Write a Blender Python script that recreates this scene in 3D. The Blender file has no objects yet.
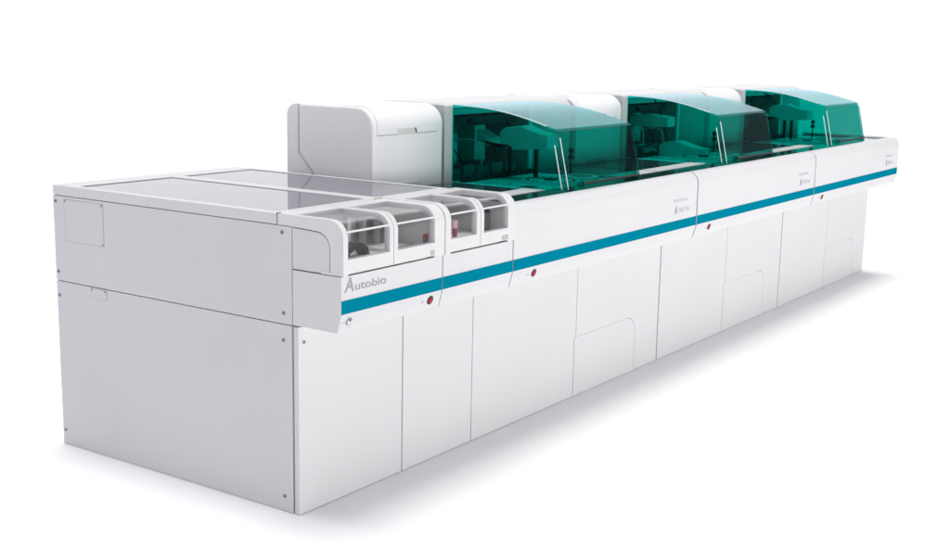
import bpy, bmesh, math
from mathutils import Vector, Matrix
PI = math.pi
S = bpy.context.scene
C = S.collection

# ------------------------------------------------------------------ materials
def s2l(c):
    return tuple(((v / 255) / 12.92 if v / 255 <= 0.04045 else ((v / 255 + 0.055) / 1.055) ** 2.4) for v in c) + (1,)

def paint(name, col, rough=0.42, spec=0.4, bump=0.0, scale=600, mottle=0.0):
    m = bpy.data.materials.new(name); m.use_nodes = True
    nt = m.node_tree; b = nt.nodes['Principled BSDF']
    b.inputs['Roughness'].default_value = rough
    b.inputs['Specular IOR Level'].default_value = spec
    c = tuple(col) + (1,) if len(col) == 3 else col
    b.inputs['Base Color'].default_value = c
    if bump or mottle:
        tc = nt.nodes.new('ShaderNodeTexCoord')
        n = nt.nodes.new('ShaderNodeTexNoise'); n.inputs['Scale'].default_value = scale
        n.inputs['Detail'].default_value = 4
        nt.links.new(tc.outputs['Object'], n.inputs['Vector'])
        if bump:
            bp = nt.nodes.new('ShaderNodeBump'); bp.inputs['Strength'].default_value = bump
            bp.inputs['Distance'].default_value = 0.001
            nt.links.new(n.outputs['Fac'], bp.inputs['Height']); nt.links.new(bp.outputs['Normal'], b.inputs['Normal'])
        if mottle:
            n2 = nt.nodes.new('ShaderNodeTexNoise'); n2.inputs['Scale'].default_value = 2.3
            n2.inputs['Detail'].default_value = 6
            nt.links.new(tc.outputs['Object'], n2.inputs['Vector'])
            r = nt.nodes.new('ShaderNodeMapRange')
            r.inputs['From Min'].default_value = 0.3; r.inputs['From Max'].default_value = 0.7
            r.inputs['To Min'].default_value = 1 - mottle; r.inputs['To Max'].default_value = 1 + mottle
            nt.links.new(n2.outputs['Fac'], r.inputs['Value'])
            mx = nt.nodes.new('ShaderNodeVectorMath'); mx.operation = 'SCALE'
            mx.inputs[0].default_value = c[:3]
            nt.links.new(r.outputs['Result'], mx.inputs['Scale'])
            nt.links.new(mx.outputs['Vector'], b.inputs['Base Color'])
    return m

def acrylic(name, tint, gloss=(1, 1, 1), rough=0.01, f0=0.04, power=5):
    """thin clear sheet: tinted see-through plus a Schlick reflection"""
    m = bpy.data.materials.new(name); m.use_nodes = True
    nt = m.node_tree; nt.nodes.remove(nt.nodes['Principled BSDF'])
    out = nt.nodes['Material Output']
    t = nt.nodes.new('ShaderNodeBsdfTransparent'); t.inputs['Color'].default_value = tuple(tint) + (1,)
    g = nt.nodes.new('ShaderNodeBsdfGlossy'); g.inputs['Roughness'].default_value = rough
    g.inputs['Color'].default_value = tuple(gloss) + (1,)
    lw = nt.nodes.new('ShaderNodeLayerWeight'); lw.inputs['Blend'].default_value = 0.5
    p = nt.nodes.new('ShaderNodeMath'); p.operation = 'POWER'; p.inputs[1].default_value = power
    nt.links.new(lw.outputs['Facing'], p.inputs[0])
    a = nt.nodes.new('ShaderNodeMath'); a.operation = 'MULTIPLY_ADD'
    a.inputs[1].default_value = 1 - f0; a.inputs[2].default_value = f0
    nt.links.new(p.outputs[0], a.inputs[0])
    mx = nt.nodes.new('ShaderNodeMixShader')
    nt.links.new(a.outputs[0], mx.inputs['Fac'])
    nt.links.new(t.outputs[0], mx.inputs[1]); nt.links.new(g.outputs[0], mx.inputs[2])
    nt.links.new(mx.outputs[0], out.inputs['Surface'])
    return m

WHITE = paint('white_paint', (0.66, 0.66, 0.665), 0.42, 0.35, 0.06, 900, 0.012)
WHITE2 = paint('white_plastic', (0.68, 0.68, 0.68), 0.32, 0.4, 0.03, 700, 0.008)
HOP = paint('hopper_plastic', (0.86, 0.86, 0.86), 0.35, 0.4, 0.03, 700, 0.008)
STEEL = paint('end_panel_paint', (0.645, 0.635, 0.66), 0.5, 0.3, 0.08, 900, 0.018)
EDGE = paint('glint_white', (0.95, 0.96, 0.96), 0.4, 0.5)  # white for the rods that imitate highlights on the hood edges
GAP = paint('panel_gap', (0.48, 0.46, 0.47), 0.7, 0.1)
MCORE = paint('module_core', (0.62, 0.60, 0.60), 0.7, 0.1)
CORE = paint('cabinet_core', (0.27, 0.26, 0.26), 0.7, 0.2)
TRAY = paint('tray_plastic', (0.68, 0.665, 0.66), 0.5, 0.3, 0.03, 500)
TRAYD = paint('tray_wall', (0.68, 0.655, 0.65), 0.55, 0.3, 0.03, 500)
BLUE = paint('stripe_blue', s2l((0, 124, 148)), 0.7, 0.0)
GREYTXT = paint('lettering_grey', s2l((156, 157, 167)), 0.45, 0.3)
PALETXT = paint('lettering_pale', s2l((196, 196, 203)), 0.45, 0.3)
DARKTXT = paint('lettering_dark', s2l((115, 126, 155)), 0.45, 0.3)
BLACK = paint('black_plastic', (0.02, 0.02, 0.022), 0.4, 0.4)
CHAR = paint('charcoal_plastic', (0.045, 0.05, 0.055), 0.5, 0.4)
RED = paint('red_plastic', s2l((168, 10, 45)), 0.4, 0.25)
RUBY = paint('ruby_cap', s2l((165, 20, 40)), 0.35, 0.5)
METAL = paint('screw_metal', (0.32, 0.32, 0.34), 0.35, 0.6); METAL.node_tree.nodes['Principled BSDF'].inputs['Metallic'].default_value = 0.7
BRASS = paint('hinge_brass', (0.30, 0.22, 0.14), 0.4, 0.5)
IVORY = paint('ivory_plastic', s2l((225, 215, 160)), 0.5, 0.4)
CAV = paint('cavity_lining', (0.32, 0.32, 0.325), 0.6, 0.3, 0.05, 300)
MECH = paint('mechanism_grey', (0.20, 0.205, 0.21), 0.5, 0.4)
PANE = paint('frosted_lid_panel', (0.19, 0.19, 0.225), 0.04, 0.5)
SMOKE = paint('smoked_deck_plate', (0.014, 0.045, 0.043), 0.05, 0.5)
TEAL = acrylic('teal_acrylic', (0.02, 0.74, 0.695), gloss=(0.80, 0.90, 1.0), f0=0.004, power=6.6)
CLEAR = acrylic('clear_acrylic', (0.93, 0.93, 0.935), f0=0.015)
FLOOR = paint('studio_white', (0.9, 0.9, 0.9), 0.8, 0.1)

# ------------------------------------------------------------------ helpers
def islands(bm):
    """the connected pieces of a bmesh, each as a bmesh of its own"""
    seen, out = set(), []
    for v0 in bm.verts:
        if v0 in seen: continue
        st, comp = [v0], []
        seen.add(v0)
        while st:
            v = st.pop(); comp.append(v)
            for e in v.link_edges:
                w = e.other_vert(v)
                if w not in seen: seen.add(w); st.append(w)
        out.append(comp)
    if len(out) < 2: return [bm]
    res = []
    for comp in out:
        t = bmesh.new(); vm = {v: t.verts.new(v.co) for v in comp}
        for f in {f for v in comp for f in v.link_faces}: t.faces.new([vm[v] for v in f.verts])
        res.append(t)
    bm.free()
    return res

def obj(name, bm, mat, parent=None, label=None, angle=35):
    """one mesh object per connected piece; returns the first"""
    os_ = [one(name, b, mat, parent, label, angle) for b in islands(bm)]
    return os_[0]

def one(name, bm, mat, parent, label, angle):
    me = bpy.data.meshes.new(name)
    bmesh.ops.recalc_face_normals(bm, faces=bm.faces)
    for f in bm.faces: f.smooth = True
    bm.to_mesh(me); bm.free()
    me.set_sharp_from_angle(angle=math.radians(angle))
    me.materials.append(mat)
    o = bpy.data.objects.new(name, me); C.objects.link(o)
    wn = o.modifiers.new('weighted', 'WEIGHTED_NORMAL'); wn.keep_sharp = True; wn.weight = 90
    if parent is not None: o.parent = parent
    if label: o['label'] = label
    return o

def thing(name, label, cat, group=None):
    o = bpy.data.objects.new(name, None); C.objects.link(o)
    o.empty_display_size = 0.1
    o['label'] = label; o['category'] = cat
    if group: o['group'] = group
    return o

def B(): return bmesh.new()

def box(bm, x0, x1, y0, y1, z0, z1, bev=0.0, seg=2):
    t = bmesh.new()
    bmesh.ops.create_cube(t, size=1)
    for v in t.verts:
        v.co = Vector(((x0 + x1) / 2 + v.co.x * (x1 - x0), (y0 + y1) / 2 + v.co.y * (y1 - y0), (z0 + z1) / 2 + v.co.z * (z1 - z0)))
    if bev: bmesh.ops.bevel(t, geom=list(t.edges), offset=bev, segments=seg, profile=0.6, affect='EDGES')
    merge(bm, t); return bm

def merge(bm, t):
    vm = {v: bm.verts.new(v.co) for v in t.verts}
    for f in t.faces:
        try: bm.faces.new([vm[v] for v in f.verts])
        except ValueError: pass
    t.free()

def bx(*a, **k): return box(B(), *a, **k)

AX = {'x': lambda c, a, b: (c, a, b), 'y': lambda c, a, b: (a, c, b), 'z': lambda c, a, b: (a, b, c)}
def prism(bm, prof, axis, c0, c1, bev=0.0, seg=2, which='caps'):
    """closed prism of an (a, b) outline along an axis; bev rounds the rims of its two ends"""
    t = bmesh.new(); fn = AX[axis]
    A = [t.verts.new(fn(c0, a, b)) for a, b in prof]
    D = [t.verts.new(fn(c1, a, b)) for a, b in prof]
    n = len(prof)
    t.faces.new(A); t.faces.new(D)
    for i in range(n): t.faces.new([A[i], A[(i + 1) % n], D[(i + 1) % n], D[i]])
    bmesh.ops.recalc_face_normals(t, faces=t.faces)
    if bev:
        e = [e for e in t.edges if (e.verts[0] in A) == (e.verts[1] in A)]
        bmesh.ops.bevel(t, geom=e, offset=bev, segments=seg, profile=0.5, affect='EDGES')
    merge(bm, t); return bm

def arc(cx, cy, r, a0, a1, n=8):
    return [(cx + r * math.cos(math.radians(a0 + (a1 - a0) * i / n)), cy + r * math.sin(math.radians(a0 + (a1 - a0) * i / n))) for i in range(n + 1)]

def cyl(bm, p0, p1, r0, r1=None, n=20):
    r1 = r0 if r1 is None else r1
    p0 = Vector(p0); p1 = Vector(p1); d = (p1 - p0).normalized()
    u = d.orthogonal().normalized(); w = d.cross(u)
    A = [bm.verts.new(p0 + r0 * (u * math.cos(2 * PI * i / n) + w * math.sin(2 * PI * i / n))) for i in range(n)]
    D = [bm.verts.new(p1 + r1 * (u * math.cos(2 * PI * i / n) + w * math.sin(2 * PI * i / n))) for i in range(n)]
    bm.faces.new(A[::-1]); bm.faces.new(D)
    for i in range(n): bm.faces.new([A[i], A[(i + 1) % n], D[(i + 1) % n], D[i]])
    return bm

def lathe(bm, prof, n=20):
    R = [[bm.verts.new((r * math.cos(2 * PI * i / n), r * math.sin(2 * PI * i / n), z)) for i in range(n)] for r, z in prof]
    bm.faces.new(R[0][::-1]); bm.faces.new(R[-1])
    for a, b in zip(R, R[1:]):
        for i in range(n): bm.faces.new([a[i], a[(i + 1) % n], b[(i + 1) % n], b[i]])
    return bm

def ball(bm, c, r, sz=1.0):
    bmesh.ops.create_uvsphere(bm, u_segments=16, v_segments=10, radius=r, matrix=Matrix.Translation(c) @ Matrix.Diagonal((1, 1, sz, 1)))
    return bm

def sheet(bm, prof, xs, th, hole=None):
    """a bent sheet: (y, z) outline swept over xs, solidified inward; hole(i, j) leaves a cell out"""
    t = bmesh.new()
    G = [[t.verts.new((x, y, z)) for x in xs] for y, z in prof]
    for i in range(len(prof) - 1):
        for j in range(len(xs) - 1):
            if hole and hole(i, j): continue
            t.faces.new([G[i][j], G[i][j + 1], G[i + 1][j + 1], G[i + 1][j]])
    for v in [v for v in t.verts if not v.link_faces]: t.verts.remove(v)
    bmesh.ops.recalc_face_normals(t, faces=t.faces)
    f0 = t.faces[:][0]; f0.normal_update()
    mid = Vector((0, 0.1, 0.8))
    if f0.normal.dot(f0.calc_center_median() - Vector((f0.calc_center_median().x, mid.y, mid.z))) < 0:
        bmesh.ops.reverse_faces(t, faces=t.faces)
    bmesh.ops.solidify(t, geom=list(t.faces), thickness=th)
    merge(bm, t); return bm

def text(name, body, size, mat, M, parent, ext=0.0008, shear=0.0, sx=1.0, bold=0.0):
    cu = bpy.data.curves.new(name + '_curve', 'FONT'); cu.body = body; cu.size = size; cu.extrude = ext
    cu.shear = shear; cu.offset = bold
    o = bpy.data.objects.new(name + '_curve', cu); C.objects.link(o)
    dg = bpy.context.evaluated_depsgraph_get()
    me = bpy.data.meshes.new_from_object(o.evaluated_get(dg))
    bpy.data.objects.remove(o); bpy.data.curves.remove(cu)
    me.name = name
    me.transform(M @ Matrix.Diagonal((sx, 1, 1, 1)))
    me.materials.clear(); me.materials.append(mat)
    r = bpy.data.objects.new(name, me); C.objects.link(r)
    if parent is not None: r.parent = parent
    return r
def on_front(x, y, z): return Matrix.Translation((x, y, z)) @ Matrix.Rotation(PI / 2, 4, 'X')

def copy_tree(o, parent=None):
    c = o.copy(); C.objects.link(c)
    if parent is not None:
        c.parent = parent
    for ch in list(o.children): copy_tree(ch, c)
    return c

# ------------------------------------------------------------------ studio floor
bm = B()
ring = [bm.verts.new((90 * math.cos(2 * PI * i / 64), 90 * math.sin(2 * PI * i / 64), 0)) for i in range(64)]
bm.faces.new(ring)
fl = obj('floor', bm, FLOOR); fl['kind'] = 'structure'

# ------------------------------------------------------------------ shared sections
FY = -0.181                      # front plane of the apron
ZS1, ZS2 = 0.748, 0.705          # blue stripe
# apron outline with a rounded top edge (y, z), closed towards the cabinet
def apron(ztop, ydeep, r):
    front = [(-0.165, 0.643), (FY, 0.702)]
    if r: top = [(FY + r - r * math.cos(math.radians(a)), ztop - r + r * math.sin(math.radians(a))) for a in range(0, 91, 10)]
    else: top = [(FY, ztop)]
    if ydeep > 0.4: return front + top + [(ydeep, ztop), (ydeep, 0.643)]
    return front + top + [(-0.1215, ztop), (-0.1205, ztop - 0.002), (-0.1205, 0.925), (ydeep, 0.925), (ydeep, 0.643)]

def button(parent, x):
    P = Vector((x, -0.1741, 0.6765)); n = Vector((0, -0.965, -0.262)); y = -0.1745
    ring = B(); cyl(ring, P - n * 0.004, P + n * 0.0024, 0.0168, 0.0158, 28)
    r = obj('push_button', ring, BLACK, parent)
    cap = B(); cyl(cap, P + n * 0.002, P + n * 0.0048, 0.0108, 0.0092, 24)
    obj('button_cap', cap, RED, r)
    t = B(); prism(t, [(x - 0.048, 0.672), (x - 0.034, 0.672), (x - 0.041, 0.684)], 'y', y - 0.0015, y + 0.004)
    obj('warning_mark', t, PALETXT, parent)

def screw(parent, P, nrm, r=0.0085):
    P = Vector(P); n = Vector(nrm)
    b = B(); cyl(b, P - n * 0.002, P + n * 0.0022, r, r * 0.8, 16)
    o = obj('screw', b, METAL, parent)
    b = B()
    u = n.cross(Vector((0, 0, 1)))
    cyl(b, P + n * 0.002, P + n * 0.0028, r * 0.38, r * 0.38, 6)
    obj('screw_socket', b, BLACK, o)
    return o

# ================================================================== SAMPLE LOADER
L = thing('sample_loader', 'white sample loader cabinet with grey Autobio lettering and four clear curved covers', 'lab machine')
XE = 0.983                       # its far end
core = B()
box(core, 0.022, XE - 0.01, 0.024, 1.2, 0.012, 0.637)
box(core, 0.012, XE - 0.01, 0.03, 1.2, 0.637, 0.80)
box(core, 0.012, 0.93, 0.3, 1.2, 0.80, 0.972)
obj('cabinet_core', core, CORE, L)
# near end wall (x = 0)
up = obj('upper_side_panel', bx(0, 0.02, 0.0265, 1.2225, 0.6415, 0.9615, bev=0.001), STEEL, L)
for y, z in ((1.2075, 0.941), (1.2075, 0.676), (0.066, 0.941), (0.063, 0.678)): screw(up, (0, y, z), (-1, 0, 0))
ac = obj('access_plate', bx(-0.0018, 0.004, 0.942, 1.158, 0.797, 0.950, bev=0.0006), STEEL, up)
obj('plate_gap', bx(-0.0006, 0.004, 0.9395, 1.1605, 0.7945, 0.9525), GAP, up)
for y, z in ((1.153, 0.945), (0.947, 0.945), (0.947, 0.802)): screw(ac, (-0.0018, y, z), (-1, 0, 0), 0.004)
lo = obj('lower_side_panel', bx(0, 0.02, 0.0285, 1.2225, 0.0015, 0.6385, bev=0.001), STEEL, L)
for y, z in ((1.2075, 0.585), (1.2075, 0.058), (0.065, 0.588), (0.066, 0.054)): screw(lo, (0, y, z), (-1, 0, 0))
tab = obj('access_plate', bx(-0.0016, 0.004, 0.937, 1.024, 0.600, 0.634, bev=0.0006), STEEL, lo)
obj('plate_gap', bx(-0.0006, 0.004, 0.935, 1.026, 0.598, 0.6365), GAP, lo)
for y in (1.018, 0.943): screw(tab, (-0.0016, y, 0.630), (-1, 0, 0), 0.004)
# front doors
d1 = obj('front_door', bx(0.0, 0.5425, 0.0, 0.021, 0.0015, 0.6375, bev=0.0025), WHITE, L)
screw(d1, (0.026, 0, 0.586), (0, -1, 0), 0.008)
obj('front_door', bx(0.5475, XE, 0.0, 0.021, 0.0015, 0.6375, bev=0.0025), WHITE, L)
obj('back_panel', bx(0.02, XE - 0.01, 1.2, 1.2225, 0.0015, 0.96, bev=0.002), STEEL, L)
# apron halves under the covers
sp = []
for (x0, x1) in ((0.0, 0.5295), (0.5345, XE - 0.008)):
    a = obj('front_apron', prism(B(), [(-0.165, 0.643), (FY, 0.702), (FY, 0.8235), (0.0235, 0.8235), (0.0235, 0.643)], 'x', x0, x1, bev=0.0012), WHITE, L)
    s = obj('blue_stripe', bx(x0 + 0.0005, x1 - 0.0005, FY - 0.0018, FY + 0.01, ZS2, ZS1), BLUE, a)
    sp.append(a)
button(sp[0], 0.470)
# key switch
P = Vector((0.044, -0.1741, 0.6765)); n = Vector((0, -0.965, -0.262))
k = obj('key_switch', cyl(B(), P - n * 0.004, P + n * 0.0022, 0.0145, 0.0138, 24), METAL, sp[0])
obj('key_barrel', cyl(B(), P + n * 0.002, P + n * 0.0034, 0.0108, 0.0105, 20), WHITE2, k)
obj('key_slot', cyl(B(), P + n * 0.003 + Vector((0.001, -0.0015, 0.0055)), P + n * 0.0044 + Vector((0.001, -0.0015, 0.0055)), 0.0046, 0.0046, 12), BLACK, k)
obj('switch_mark', bx(0.010, 0.026, -0.1765, -0.170, 0.674, 0.6765), PALETXT, sp[0])
# lettering
text('lettering', 'A', 0.064, GREYTXT, on_front(0.016, FY - 0.0004, 0.7735), sp[0], shear=0.12, sx=1.02, bold=0.0008)
text('lettering', 'utobio', 0.037, GREYTXT, on_front(0.064, FY - 0.0004, 0.7745), sp[0], sx=1.62, bold=0.0003)
# lid frame and its two panels
def frame(bm, x0, x1, y0, y1, z0, z1, holes):
    # strips round the holes (holes share y range)
    hy0, hy1 = holes[0][2], holes[0][3]
    xs = [x0] + [h for hh in holes for h in hh[:2]] + [x1]
    t = bmesh.new()
    X = xs; Y = [y0, hy0, hy1, y1]
    G = [[t.verts.new((x, y, z1)) for x in X] for y in Y]
    for i in range(3):
        for j in range(len(X) - 1):
            if i == 1 and j % 2 == 1: continue
            t.faces.new([G[i][j], G[i][j + 1], G[i + 1][j + 1], G[i + 1][j]])
    r = bmesh.ops.extrude_face_region(t, geom=list(t.faces))
    for v in [g for g in r['geom'] if isinstance(g, bmesh.types.BMVert)]: v.co.z = z0
    bmesh.ops.recalc_face_normals(t, faces=t.faces)
    e = [e for e in t.edges if e.is_manifold and e.calc_face_angle(0) > 1]
    bmesh.ops.bevel(t, geom=e, offset=0.003, segments=2, profile=0.6, affect='EDGES')
    merge(bm, t); return bm
lid = obj('top_frame', frame(B(), 0.0, 0.938, 0.0905, 1.2225, 0.9635, 1.0, [(0.036, 0.478, 0.122, 1.112), (0.540, 0.916, 0.122, 1.112)]), WHITE, L)
obj('lid_panel', bx(0.0325, 0.4815, 0.1185, 1.1155, 0.985, 0.9968), PANE, lid)
obj('lid_panel', bx(0.5365, 0.9195, 0.1185, 1.1155, 0.985, 0.9968), PANE, lid)
for x in (0.010, 0.500, 0.522):
    b = B(); cyl(b, (x - 0.010, 0.0875, 0.999), (x + 0.006, 0.0875, 0.999), 0.0035); obj('hinge_pin', b, BRASS, lid)
# curved covers
def cover_prof(y_back, y_open, z_open, z_bot, yf=-0.190, r=0.058, zt=1.0):
    a = [(y_back, zt), (y_open, zt)]
    a += [(yf + r - r * math.sin(math.radians(t)), zt - r + r * math.cos(math.radians(t))) for t in range(0, 91, 9)]
    a += [(yf, z_open), (yf, z_bot)]
    return a
CP = cover_prof(0.086, 0.018, 0.877, 0.833)
for i, (x0, x1, w0, w1) in enumerate(((0.0, 0.2485, 0.022, 0.229), (0.2515, 0.5295, 0.271, 0.4725), (0.5345, 0.7455, 0.566, 0.723), (0.7485, XE - 0.008, 0.768, 0.925))):
    n = len(CP)
    bm = sheet(B(), CP, [x0, w0, w1, x1], 0.022, hole=lambda i, j: j == 1 and 1 <= i <= n - 3)
    if i == 0:                                   # solid cheek of the near end
        ck = prism(B(), [(0.086, 0.999), (-0.132, 0.999)] + [(y, z) for y, z in [(-0.189 + 0.057 - 0.057 * math.sin(math.radians(t)), 0.999 - 0.057 + 0.057 * math.cos(math.radians(t))) for t in range(9, 91, 9)]]
              + [(-0.189, 0.829), (-0.136, 0.829), (-0.136, 0.905)] + [(-0.136 + 0.0 + 0.055 - 0.055 * math.cos(math.radians(t)), 0.905 + 0.055 * math.sin(math.radians(t))) for t in range(15, 91, 15)] + [(0.03, 0.9635), (0.086, 0.9635)],
              'x', 0.0006, 0.0195)
    cv = obj('flip_cover', bm, WHITE2, L)
    if i == 0: obj('cover_cheek', ck, WHITE2, cv)
    pn = [(y, z) for y, z in cover_prof(0.016, 0.014, 0.875, 0.866, yf=-0.181, r=0.052, zt=0.991)]
    obj('window', sheet(B(), pn, [w0 - 0.004, w1 + 0.004], 0.004), CLEAR, cv)
    obj('white_strip', bx(w0 - 0.002, w1 + 0.002, -0.1875, -0.1818, 0.9605, 0.9665, bev=0.001), WHITE2, cv)  # thin white strip across each window at its bend
# legs of the cover frames, ledge and finger notches below
for (x0, x1) in ((0.0, 0.024), (0.4725, 0.5295), (0.5345, 0.567), (0.927, XE - 0.008)):
    obj('frame_foot', bx(x0, x1, -0.1895, -0.10, 0.8265, 0.8335), WHITE2, L)
for (x0, x1) in ((0.024, 0.445), (0.567, 0.882)):
    obj('ledge_strip', bx(x0, x1, -0.176, -0.09, 0.8275, 0.8425), TRAY, L)
for (x0, x1) in ((0.449, 0.4715), (0.885, 0.9265)):
    obj('finger_notch', bx(x0, x1, -0.1908, -0.1885, 0.836, 0.854), GAP, L)
# near end inset panel below the cheek
ip = [(0.0245, 0.8275), (-0.131, 0.8275), (-0.131, 0.905)] + [(-0.131 + 0.05 - 0.05 * math.cos(math.radians(t)), 0.905 + 0.05 * math.sin(math.radians(t))) for t in range(15, 91, 15)] + [(0.0245, 0.9595)]
obj('end_cheek', prism(B(), ip, 'x', 0.002, 0.018, bev=0.001), STEEL, L)
# inside of the covers
tr = B()
box(tr, 0.021, 0.53, -0.175, 0.30, 0.832, 0.842); box(tr, 0.534, XE - 0.012, -0.175, 0.30, 0.832, 0.842)
t = obj('inner_tray', tr, TRAY, L)
bk = B(); box(bk, 0.021, 0.53, 0.125, 0.14, 0.842, 0.962); box(bk, 0.534, 0.935, 0.125, 0.14, 0.842, 0.962)
obj('inner_wall', bk, TRAYD, L)
dv = B(); box(dv, 0.527, 0.537, -0.165, 0.285, 0.842, 0.962); box(dv, XE - 0.02, XE - 0.01, -0.165, 0.20, 0.842, 0.962)
obj('inner_wall', dv, TRAY, L)
ps = B()
for x, y in ((0.485, 0.07), (0.30, 0.05), (0.43, 0.09), (0.655, 0.09), (0.80, 0.08), (0.90, 0.09)): box(ps, x, x + 0.018, y, y + 0.02, 0.842, 0.962, bev=0.002)
obj('guide_post', ps, WHITE2, L)
sl = B()
box(sl, 0.36, 0.50, -0.06, 0.02, 0.842, 0.856, bev=0.003); box(sl, 0.60, 0.64, -0.02, 0.10, 0.842, 0.93, bev=0.003)
obj('tube_rail', sl, WHITE2, L)

# loose things that sit in the tray
b = B()
hp = [(0.105, 0.852), (0.105, 0.872)] + [(0.125, 0.890), (0.150, 0.900), (0.19, 0.903), (0.215, 0.897), (0.235, 0.882), (0.246, 0.856)] + [(0.222, 0.856), (0.214, 0.872), (0.195, 0.880), (0.165, 0.880), (0.150, 0.872), (0.140, 0.860), (0.130, 0.857)]
prism(b, hp, 'y', -0.095, -0.055, bev=0.004)
h = obj('rack_handle', b, BLACK); h['label'] = 'black curved rack handle lying under the nearest clear cover'; h['category'] = 'handle'
rb = obj('rack_base', bx(0.105, 0.262, -0.105, -0.035, 0.8425, 0.8555, bev=0.003), TRAY, h)

def tube(name, x, y, z0, z1, r, bodym, capm, label, caph, group=None):
    t = thing(name, label, 'tube', group)
    t.location = (x, y, z0)
    b = lathe(B(), [(r * math.sin(math.radians(a)), r - r * math.cos(math.radians(a))) for a in range(18, 91, 18)] + [(r, z1 - z0 - caph)])
    obj('tube_body', b, bodym, t)
    b = B(); cyl(b, (0, 0, z1 - z0 - caph - 0.001), (0, 0, z1 - z0), r * 1.25, r * 1.2, 18)
    obj('cap', b, capm, t)
    return t
TB = paint('tube_navy', s2l((52, 78, 96)), 0.3, 0.5); TP = paint('tube_pink', s2l((238, 200, 205)), 0.3, 0.5)
tube('sample_tube', 0.535 - 0.03, -0.125, 0.843, 0.897, 0.0075, TB, RUBY, 'small dark tube with red cap beside the white rail under the second cover', 0.017)
tube('sample_tube', 0.714, -0.1, 0.843, 0.918, 0.0085, RUBY, TP, 'red tube with pale pink cap standing under the third cover', 0.026)
b = thing('reagent_pack', 'dark grey block standing under the last clear cover beside the green hood', 'container')
b.location = (0.902, -0.09, 0.8425)
obj('pack_body', bx(-0.02, 0.026, -0.02, 0.03, 0, 0.088, bev=0.003), CHAR, b)
obj('pack_lid', bx(-0.018, 0.024, -0.018, 0.028, 0.0885, 0.098, bev=0.003), BLACK, b)

# ================================================================== ANALYZER MODULE (local x from 0)
MX, MP = 0.985, 1.6205
ML = 1.6155                       # body length
def tube_(parent, name, pts, r):
    b = B(); pts = [Vector(p) for p in pts]; n = 6; R = []
    for i, p in enumerate(pts):
        d = (pts[min(i + 1, len(pts) - 1)] - pts[max(i - 1, 0)]).normalized()
        u = d.cross(Vector((1, 0, 0))).normalized(); w = d.cross(u)
        R.append([b.verts.new(p + r * (u * math.cos(2 * PI * k / n) + w * math.sin(2 * PI * k / n))) for k in range(n)])
    b.faces.new(R[0]); b.faces.new(R[-1])
    for a, c in zip(R, R[1:]):
        for k in range(n): b.faces.new([a[k], a[(k + 1) % n], c[(k + 1) % n], c[k]])
    return obj(name, b, EDGE, parent)

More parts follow.
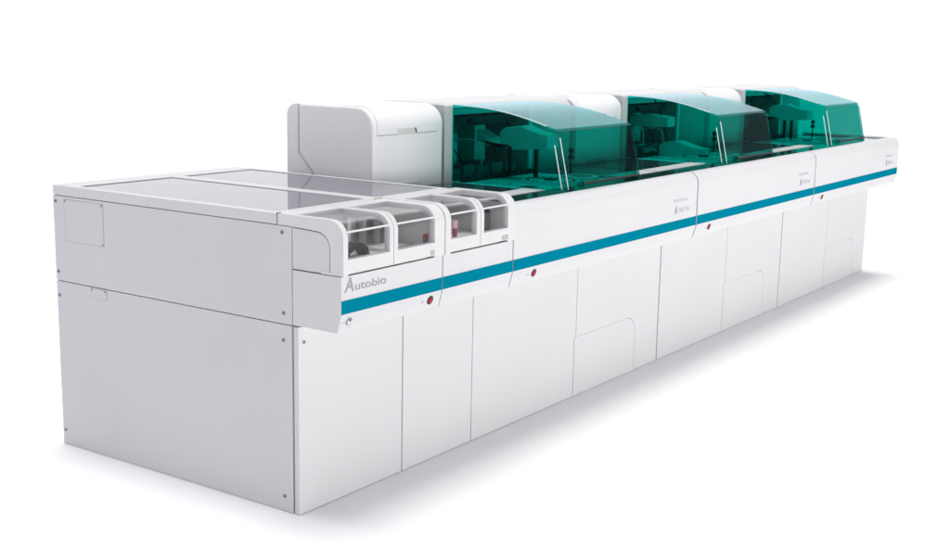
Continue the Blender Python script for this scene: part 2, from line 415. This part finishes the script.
def build_module(label):
    A = thing('analyzer_module', label, 'lab machine', 'analyzer modules docked in a row')
    x1 = ML
    core = B()
    box(core, 0.006, x1 - 0.006, 0.023, 0.93, 0.012, 0.90)
    obj('cabinet_core', core, MCORE, A)
    bk = B(); box(bk, 0.006, x1 - 0.006, 0.93, 0.968, 0.0015, 0.915, bev=0.002); obj('back_panel', bk, STEEL, A)
    # lower front doors: 0 - 0.81 split low, then a door with an arched flap cut out of its corner
    xa, zs = 0.804, 0.272
    obj('front_door', prism(B(), [(0.0015, 0.0015), (xa - 0.014, 0.0015), (xa - 0.014, zs), (xa - 0.002, zs), (xa - 0.002, 0.6375), (0.0015, 0.6375)], 'y', 0.0, 0.021, bev=0.0015), WHITE, A)
    r = 0.085; xr = 1.372
    cut = [(xa - 0.010, zs)] + arc(xr - r, zs - r, r, 90, 0, 8) + [(xr, 0.0015)]
    g = 0.0025
    door = [(xa + g * 0.6, zs + g * 0.15)] + [(xr - r, zs + g * 0.15)] + arc(xr - r, zs - r, r + g, 78, 0, 8) + [(xr + g, 0.0015), (x1 - 0.003, 0.0015), (x1 - 0.003, 0.6375), (xa + g * 0.6, 0.6375)]
    obj('front_door', prism(B(), door, 'y', 0.0, 0.021, bev=0.0012), WHITE, A)
    flap = [(xa - 0.010, 0.0015), (xa - 0.010, zs)] + arc(xr - r, zs - r, r, 90, 0, 8) + [(xr, 0.0015)]
    obj('arched_flap', prism(B(), flap, 'y', 0.0, 0.021, bev=0.0005), WHITE, A)
    # apron
    a = obj('front_apron', prism(B(), apron(0.955, 0.0235, 0.05), 'x', -0.004, x1 - 0.0115, bev=0.0014), WHITE, A)
    obj('blue_stripe', bx(-0.0035, x1 - 0.012, FY - 0.0018, FY + 0.01, ZS2, ZS1), BLUE, a)
    button(a, 0.153)
    text('lettering', 'AutoLumo', 0.030, PALETXT, on_front(1.345, FY - 0.0003, 0.834), a, sx=1.18)
    text('lettering', 'A', 0.056, DARKTXT, on_front(1.362, FY - 0.0003, 0.779), a, shear=0.2, sx=0.75)
    text('lettering', '2000 Plus', 0.034, PALETXT, on_front(1.402, FY - 0.0003, 0.783), a, sx=0.98)
    # deck round the hood
    hx0, hx1 = 0.561, 1.231
    dk = B()
    box(dk, 0.0, x1 - 0.012, 0.0245, 0.50, 0.902, 0.931)
    obj('deck', dk, WHITE2, A)
    obj('deck_edge_strip', bx(0.002, x1 - 0.014, -0.119, 0.0325, 0.9335, 0.9440), SMOKE, A)
    bar = B()
    box(bar, 0.002, hx0 - 0.006, 0.034, 0.128, 0.931, 0.9462, bev=0.001); box(bar, hx1 + 0.006, x1 - 0.014, 0.034, 0.128, 0.931, 0.9462, bev=0.001)
    obj('deck_bar', bar, WHITE2, A)
    pl = B(); box(pl, 0.004, hx0 - 0.006, 0.132, 0.498, 0.931, 0.941); box(pl, hx1 + 0.006, x1 - 0.014, 0.132, 0.498, 0.931, 0.941)
    obj('deck_plate', pl, SMOKE, A)
    # rear housing: side blocks, roof and the dark bay behind the hood
    ZT = 1.283
    def hprof(yf, yb, zt, rf, rb, z0):
        return [(yf, z0), (yf, zt - rf)] + [(yf + rf - rf * math.cos(math.radians(t)), zt - rf + rf * math.sin(math.radians(t))) for t in range(10, 91, 10)] \
            + ([(yb - rb + rb * math.sin(math.radians(t)), zt - rb + rb * math.cos(math.radians(t))) for t in range(0, 91, 15)] if rb else [(yb, zt)]) + [(yb, z0)]
    hs = B()
    prism(hs, hprof(0.517, 0.966, ZT - 0.004, 0.012, 0.05, 0.931), 'x', 0.506, hx0 + 0.012, bev=0.003)
    prism(hs, hprof(0.535, 0.966, ZT - 0.002, 0.06, 0.05, 0.931), 'x', hx1 - 0.012, x1 - 0.004, bev=0.003)
    prism(hs, [(0.525, 1.262), (0.56, ZT - 0.003), (0.91, ZT - 0.003), (0.91, 1.262)], 'x', hx0 + 0.013, hx1 - 0.013)
    box(hs, hx0 + 0.013, hx1 - 0.013, 0.925, 0.965, 0.931, ZT - 0.01)
    obj('rear_housing', hs, WHITE2, A)
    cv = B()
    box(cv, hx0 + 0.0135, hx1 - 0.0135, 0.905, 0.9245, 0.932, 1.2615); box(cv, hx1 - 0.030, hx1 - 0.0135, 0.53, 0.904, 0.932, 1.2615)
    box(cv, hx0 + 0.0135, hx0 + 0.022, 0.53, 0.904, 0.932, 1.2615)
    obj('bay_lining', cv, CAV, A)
    # the rounded hopper standing in front of the housing
    P = hprof(0.50, 0.9015, ZT + 0.001, 0.075, 0.02, 0.942)
    # its near cheek: front part, with the slanted split towards the back part
    hp_ = hprof(0.5, 0.8995, ZT, 0.085, 0, 0.942)[:-1] + [(0.8995, 1.081), (0.825, 1.003), (0.825, 0.942)]
    H = obj('hopper', prism(B(), hp_, 'x', -0.004, 0.470, bev=0.011, seg=4), HOP, A)
    obj('hopper_core', bx(0.002, 0.465, 0.70, 0.95, 0.945, 1.268), MCORE, A)
    bp = [(0.905, 1.078), (0.832, 1.001), (0.832, 0.942), (0.967, 0.942), (0.967, ZT - 0.05)] + [(0.917 + 0.05 * math.sin(math.radians(t)), ZT - 0.05 + 0.05 * math.cos(math.radians(t))) for t in range(75, -1, -15)] + [(0.905, ZT)]
    obj('hopper_back', prism(B(), bp, 'x', -0.003, 0.4695, bev=0.003), HOP, A)
    # curved lid on the hopper with a grip recess at its lower rim
    lp = [(0.4965, 1.172)] + [(0.4965, ZT - 0.085)] + [(0.4965 + 0.0885 - 0.0885 * math.cos(math.radians(t)), ZT - 0.085 + 0.0885 * math.sin(math.radians(t))) for t in range(10, 91, 10)] + [(0.62, ZT + 0.003), (0.80, ZT - 0.002), (0.80, ZT - 0.01), (0.585, ZT - 0.01), (0.506, ZT - 0.085), (0.506, 1.172)]
    lidb = B()
    def lidpiece(x0, x1, zb):
        q = [(y, max(z, zb) if i in (0, len(lp) - 1) else z) for i, (y, z) in enumerate(lp)]
        prism(lidb, q, 'x', x0, x1)
    lidpiece(0.022, 0.149, 1.172); lidpiece(0.149, 0.281, 1.193); lidpiece(0.281, 0.424, 1.172)
    bmesh.ops.remove_doubles(lidb, verts=lidb.verts, dist=1e-5)
    ld = obj('hopper_lid', lidb, HOP, H)
    obj('grip', bx(0.150, 0.280, 0.4975, 0.503, 1.1695, 1.1925, bev=0.001), TRAY, ld)
    obj('grip_end', prism(B(), [(0.2655, 1.1935), (0.272, 1.1935), (0.281, 1.1725), (0.2745, 1.1725)], 'y', 0.4962, 0.503), CHAR, ld)
    obj('lid_shadow_gap', bx(0.022, 0.424, 0.4985, 0.503, 1.1690, 1.1715), CORE, ld)
    dr = [(0.11, 0.945), (0.11, 0.962), (0.12, 0.968), (0.30, 0.968), (0.312, 0.960), (0.315, 0.945)]
    obj('hopper_drawer', prism(B(), dr, 'y', 0.4965, 0.504, bev=0.001), WHITE2, H)
    obj('green_edge', bx(0.474, 0.500, 0.530, 0.56, 0.945, 1.17), acr_dark, A)
    # ---- inside of the hood
    wk = B()
    box(wk, hx0 + 0.012, hx1 - 0.012, 0.03, 0.90, 0.9315, 0.937)
    obj('work_deck', wk, WHITE2, A)
    ca = B(); cyl(ca, (0.88, 0.20, 0.937), (0.88, 0.20, 0.949), 0.135, 0.130, 40); co = obj('carousel', ca, WHITE2, A)
    cw = B()
    for i in range(22):
        a = 2 * PI * i / 22; cyl(cw, (0.88 + 0.108 * math.cos(a), 0.20 + 0.108 * math.sin(a), 0.948), (0.88 + 0.108 * math.cos(a), 0.20 + 0.108 * math.sin(a), 0.9505), 0.009, n=10)
    obj('cuvette', cw, CHAR, co); obj('carousel_hub', cyl(B(), (0.88, 0.2, 0.948), (0.88, 0.2, 0.956), 0.03), CHAR, co)
    ca = B(); cyl(ca, (1.08, 0.16, 0.937), (1.08, 0.16, 0.955), 0.085, 0.080, 32); co = obj('carousel', ca, WHITE2, A)
    cw = B(); cyl(cw, (1.08, 0.16, 0.954), (1.08, 0.16, 0.957), 0.05, 0.05, 24); obj('carousel_hub', cw, MECH, co)
    ra = B()
    for i in range(5): box(ra, 0.60 + 0.115 * i, 0.69 + 0.115 * i, 0.56, 0.70, 0.937, 0.985 + 0.012 * (i % 2), bev=0.004)
    obj('reagent_rack', ra, MECH, A)
    ra = B()
    for i in range(14): box(ra, 0.60 + 0.042 * i, 0.63 + 0.042 * i, 0.47, 0.50, 0.937, 0.952 + 0.006 * (i % 3), bev=0.002)
    obj('vial', ra, CHAR, A)
    vb = B()
    box(vb, 0.640, 0.735, 0.72, 0.80, 0.99, 1.205, bev=0.006); box(vb, 0.79, 0.86, 0.70, 0.78, 0.985, 1.13, bev=0.006); box(vb, 1.0, 1.09, 0.70, 0.80, 0.985, 1.16, bev=0.006)
    obj('pump_unit', vb, TRAY, A)
    rl = B(); box(rl, hx0 + 0.03, hx1 - 0.03, 0.60, 0.66, 1.175, 1.215, bev=0.003)
    obj('gantry_rail', rl, CHAR, A)
    obj('hood_header', bx(hx0 + 0.02, hx1 - 0.02, 0.53, 0.545, 1.232, 1.258), WHITE2, A)
    obj('sensor', bx(0.72, 0.735, 0.53, 0.548, 1.192, 1.212), BLACK, A)
    obj('sensor_post', cyl(B(), (1.185, 0.278, 0.937), (1.185, 0.278, 1.07), 0.004, n=10), BLACK, A)
    pr = B(); ball(pr, (1.185, 0.278, 1.056), 0.014, 0.95); ball(pr, (1.185, 0.278, 1.026), 0.015, 0.9)
    obj('sensor_knob', pr, BLACK, A)
    for i, (xa_, ya_, za_, xb_, yb_, zb_) in enumerate(((0.69, 0.70, 1.15, 0.74, 0.58, 0.99), (0.82, 0.69, 1.10, 0.87, 0.57, 0.99), (1.04, 0.69, 1.13, 0.98, 0.57, 0.985), (1.06, 0.69, 1.06, 1.10, 0.56, 0.98), (0.66, 0.715, 1.02, 0.62, 0.58, 0.98))):
        pts = [(xa_ + (xb_ - xa_) * q, ya_ + (yb_ - ya_) * q - 0.05 * math.sin(PI * q), za_ + (zb_ - za_) * q + 0.05 * math.sin(PI * q) * (1 if i % 2 else -0.6)) for q in [j / 8 for j in range(9)]]
        tube_(A, 'tubing', pts, 0.0035).data.materials[0] = (BLACK, TRAY)[i % 2]
    for (px_, pz_) in ((0.655, 1.16), (0.70, 1.06), (1.02, 1.12)):
        obj('unit_label', bx(px_, px_ + 0.028, (0.7190 if px_ < 0.9 else 0.699), 0.725 if px_ < 0.9 else 0.705, pz_, pz_ + 0.022), WHITE2, A)
    for (px_, py_) in ((0.62, 0.06), (0.70, 0.30), (0.72, 0.09), (1.18, 0.06), (1.02, 0.40), (0.79, 0.43), (1.17, 0.42)):
        obj('deck_screw', cyl(B(), (px_, py_, 0.936), (px_, py_, 0.9395), 0.007, 0.006, 12), METAL, A)
    obj('waste_slot', bx(0.635, 0.70, 0.15, 0.21, 0.9355, 0.938), CHAR, A)
    # ---- the hood
    ht = B(); t = bmesh.new()
    yb, zbt, yft, zft, yfb, zfb = 0.520, 1.277, -0.008, 1.197, -0.066, 0.9455
    top = []
    for i in range(13):
        u = i / 12; top.append((yb + (yft - yb) * u, zbt + (zft - zbt) * u + 0.022 * math.sin(PI * u)))
    prof = [(yb, 0.945)] + top + [(yfb, zfb)]
    n = len(prof)
    Av = [t.verts.new((hx0, y, z)) for y, z in prof]; Dv = [t.verts.new((hx1, y, z)) for y, z in prof]
    t.faces.new(Av); t.faces.new(Dv)
    for i in range(1, n - 1): t.faces.new([Av[i], Av[i + 1], Dv[i + 1], Dv[i]])
    bmesh.ops.recalc_face_normals(t, faces=t.faces)
    ed = []
    for e in t.edges:
        if not e.is_manifold: continue
        p = e.verts[0].co, e.verts[1].co
        if abs(p[0].x - p[1].x) < 1e-6 and e.calc_face_angle(0) > 1: ed.append(e)
        elif min(p[0].z, p[1].z) > zft - 1e-4 and max(p[0].y, p[1].y) < yft + 1e-4: ed.append(e)
    bmesh.ops.bevel(t, geom=ed, offset=0.014, segments=4, profile=0.5, affect='EDGES')
    bmesh.ops.recalc_face_normals(t, faces=t.faces)
    c0 = max(t.faces, key=lambda f: f.normal.z if f.calc_area() > 0.001 else -9)
    if c0.normal.z < 0 or c0.calc_center_median().z < 1: pass
    bmesh.ops.solidify(t, geom=list(t.faces), thickness=0.006)
    merge(ht, t)
    hd = obj('hood', ht, TEAL, A, angle=30)
    obj('gasket', bx(hx0 - 0.001, hx0 + 0.007, 0.5205, 0.532, 0.947, 1.272), BLACK, hd)
    hn = B()
    x0, x1h = hx0 + 0.118, hx0 + 0.600
    yh = -0.084
    cyl(hn, (x0 - 0.006, yh, 0.972), (x1h + 0.006, yh, 0.972), 0.0055, n=14)
    hn_o = obj('handle', hn, BLACK, hd)
    b = B()
    for x in (x0, x1h): box(b, x - 0.012, x + 0.012, yh + 0.002, -0.062, 0.952, 0.982, bev=0.003)
    obj('handle_bracket', b, TEAL, hn_o)
    es = B()
    prism(es, [(hx0 + 0.035, 0.958), (hx0 + 0.065, 0.958), (hx0 + 0.047, 0.985)], 'y', -0.045, -0.04); obj('hood_wedge', es, IVORY, hd)
    # white rods modelled as highlights along the acrylic edges
    tube_(hd, 'edge_glint', [(hx0 + 0.0015, y, z + 0.0012) for y, z in top[1:-1]], 0.0019)
    def mk(name, pts, r): tube_(hd, name, pts, r).data.materials[0] = acr_dark
    mk('dark_edge', [(hx1 - 0.0045, yft + (yfb - yft) * q, zft + (zfb - zft) * q) for q in (0.08, 0.5, 1.0)], 0.0022)
    mk('dark_edge', [(hx0 + 0.0035, yft + (yfb - yft) * q, zft + (zfb - zft) * q) for q in (0.06, 0.5, 1.0)], 0.0014)
    eb = B(); cyl(eb, (hx0 + 0.012, yft - 0.0005, zft - 0.0055), (hx1 - 0.012, yft - 0.0005, zft - 0.0055), 0.0020, n=8)
    obj('dark_edge', eb, acr_dark, hd)
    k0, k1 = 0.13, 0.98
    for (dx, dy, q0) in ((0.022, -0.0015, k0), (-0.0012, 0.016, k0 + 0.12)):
        tube_(hd, 'edge_glint', [(hx0 + dx, yft + (yfb - yft) * q + dy, zft + (zfb - zft) * q) for q in (q0, 0.6, k1)], 0.0023)  # white rods standing in for glints beside the front corner
    return A

acr_dark = paint('green_edge', (0.002, 0.06, 0.058), 0.25, 0.4)

def build_arm(parent, x, dz, front, posts, name='pipetting_arm'):
    pr = [(0.47, 1.085), (0.47, 1.150), (0.445, 1.168), (0.36, 1.182), (0.315, 1.166), (0.25, 1.150), (front, 1.146), (front, 1.086), (0.40, 1.070), (0.41, 1.085), (0.60, 1.10), (0.60, 1.15)]
    b = prism(B(), [(y, z + dz) for y, z in pr], 'x', x, x + 0.10, bev=0.006)
    a = obj(name, b, WHITE2, parent)
    tube_(a, 'hose', [(x + 0.05, 0.60, 1.21), (x + 0.05, 0.575, 1.238), (x + 0.05, 0.53, 1.245), (x + 0.05, 0.48, 1.225 + dz * 0.5), (x + 0.05, 0.44, 1.165 + dz)], 0.005).data.materials[0] = BLACK
    for (y, z0) in posts:
        b = B(); box(b, x + 0.004, x + 0.020, y - 0.008, y + 0.008, z0, 1.088 + dz)
        obj('pipette_column', b, BLACK, a)
    return a

LB = ['white analyzer module with teal hood nearest the sample loader', 'middle white analyzer module with teal hood and lowered white arm',
      'farthest white analyzer module with teal hood at the free end of the row']
mod = build_module(LB[0])
mods = [mod]
for k in (1, 2):
    m = copy_tree(mod); m['label'] = LB[k]; mods.append(m)
for k, m in enumerate(mods): m.location = (MX + MP * k, 0, 0)
build_arm(mods[0], 0.865, 0.0, 0.215, ((0.417, 0.955), (0.278, 0.955)))
build_arm(mods[1], 0.865, -0.155, 0.205, ())
b = B(); prism(b, [(0.66, 1.09), (0.66, 1.155), (0.55, 1.168), (0.42, 1.152), (0.42, 1.10)], 'x', 0.865, 0.96, bev=0.004); obj('pump_cover', b, WHITE2, mods[1])
build_arm(mods[2], 0.865, 0.0, 0.205, ((0.36, 0.955), (0.313, 0.955)))
# free end of the last module: side panel and end cap of the apron
m = mods[2]
obj('end_panel', bx(ML - 0.0025, ML + 0.004, 0.002, 0.966, 0.0015, 0.9), STEEL, m)
ec = obj('end_cap', prism(B(), apron(0.955, 0.50, 0.05), 'x', ML - 0.0105, ML + 0.030, bev=0.012, seg=3), WHITE, m)
obj('blue_stripe', bx(ML - 0.0112, ML + 0.0185, FY - 0.0018, FY + 0.01, ZS2, ZS1), BLUE, ec)

# ------------------------------------------------------------------ light
W = bpy.data.worlds.new('World'); S.world = W; W.use_nodes = True
nt = W.node_tree; bg = nt.nodes['Background']
tc = nt.nodes.new('ShaderNodeTexCoord')
def lobe(direction, lo, hi, val, col=(1, 1, 1)):
    """soft light added to the world: brightness rises from 0 to val as the direction turns towards the given one"""
    d = Vector(direction).normalized()
    dp = nt.nodes.new('ShaderNodeVectorMath'); dp.operation = 'DOT_PRODUCT'; dp.inputs[1].default_value = d
    nt.links.new(tc.outputs['Generated'], dp.inputs[0])
    mr = nt.nodes.new('ShaderNodeMapRange'); mr.interpolation_type = 'SMOOTHSTEP'
    mr.inputs['From Min'].default_value = lo; mr.inputs['From Max'].default_value = hi
    mr.inputs['To Min'].default_value = 0; mr.inputs['To Max'].default_value = val
    nt.links.new(dp.outputs['Value'], mr.inputs['Value'])
    sc = nt.nodes.new('ShaderNodeVectorMath'); sc.operation = 'SCALE'; sc.inputs[0].default_value = col
    nt.links.new(mr.outputs['Result'], sc.inputs['Scale'])
    return sc.outputs['Vector']
acc = None
for l in (lobe((0.81, 0.57, 0.06), 0.70, 0.90, 0.80), lobe((0.05, 0.07, 1.0), 0.965, 0.995, 18), lobe((0, 0, 1), -1.1, -1.0, 0.37, (0.98, 0.97, 1.03)), lobe((-1, 0.05, 0.15), 0.0, 0.9, 0.34, (0.98, 0.96, 1.04))):
    if acc is None: acc = l
    else:
        ad = nt.nodes.new('ShaderNodeVectorMath'); ad.operation = 'ADD'
        nt.links.new(acc, ad.inputs[0]); nt.links.new(l, ad.inputs[1]); acc = ad.outputs['Vector']
nt.links.new(acc, bg.inputs['Color']); bg.inputs['Strength'].default_value = 1.0

def area(name, loc, target, sx, sy, power, col=(1, 1, 1)):
    l = bpy.data.lights.new(name, 'AREA'); l.shape = 'RECTANGLE'; l.size = sx; l.size_y = sy; l.energy = power; l.color = col
    o = bpy.data.objects.new(name, l); C.objects.link(o); o.location = loc
    o.rotation_euler = (Vector(target) - Vector(loc)).to_track_quat('-Z', 'Y').to_euler()
    return o
area('front_fill', (3.2, -7.5, 0.6), (3.2, 0, 0.6), 7.5, 1.0, 305)  # added fill lamp out of view, brightens the front faces

# ------------------------------------------------------------------ camera
cam = bpy.data.cameras.new('camera'); co = bpy.data.objects.new('camera', cam); C.objects.link(co)
rt = Vector((0.570165, -0.821306, 0.019192)); up = Vector((0.144938, 0.123558, 0.981696)); fw = Vector((0.808644, 0.556947, -0.189487))
R = Matrix((rt, up, -fw)).transposed().to_4x4()
co.matrix_world = Matrix.Translation((-2.86395, -2.65639, 1.55111)) @ R
cam.sensor_width = 36; cam.lens = 46.9223; cam.clip_start = 0.05; cam.clip_end = 500
S.camera = co
S.view_settings.view_transform = 'Standard'; S.view_settings.look = 'None'
S.view_settings.exposure = 0; S.view_settings.gamma = 1
S.cycles.transparent_max_bounces = 32; S.cycles.max_bounces = 10
S.cycles.use_denoising = True
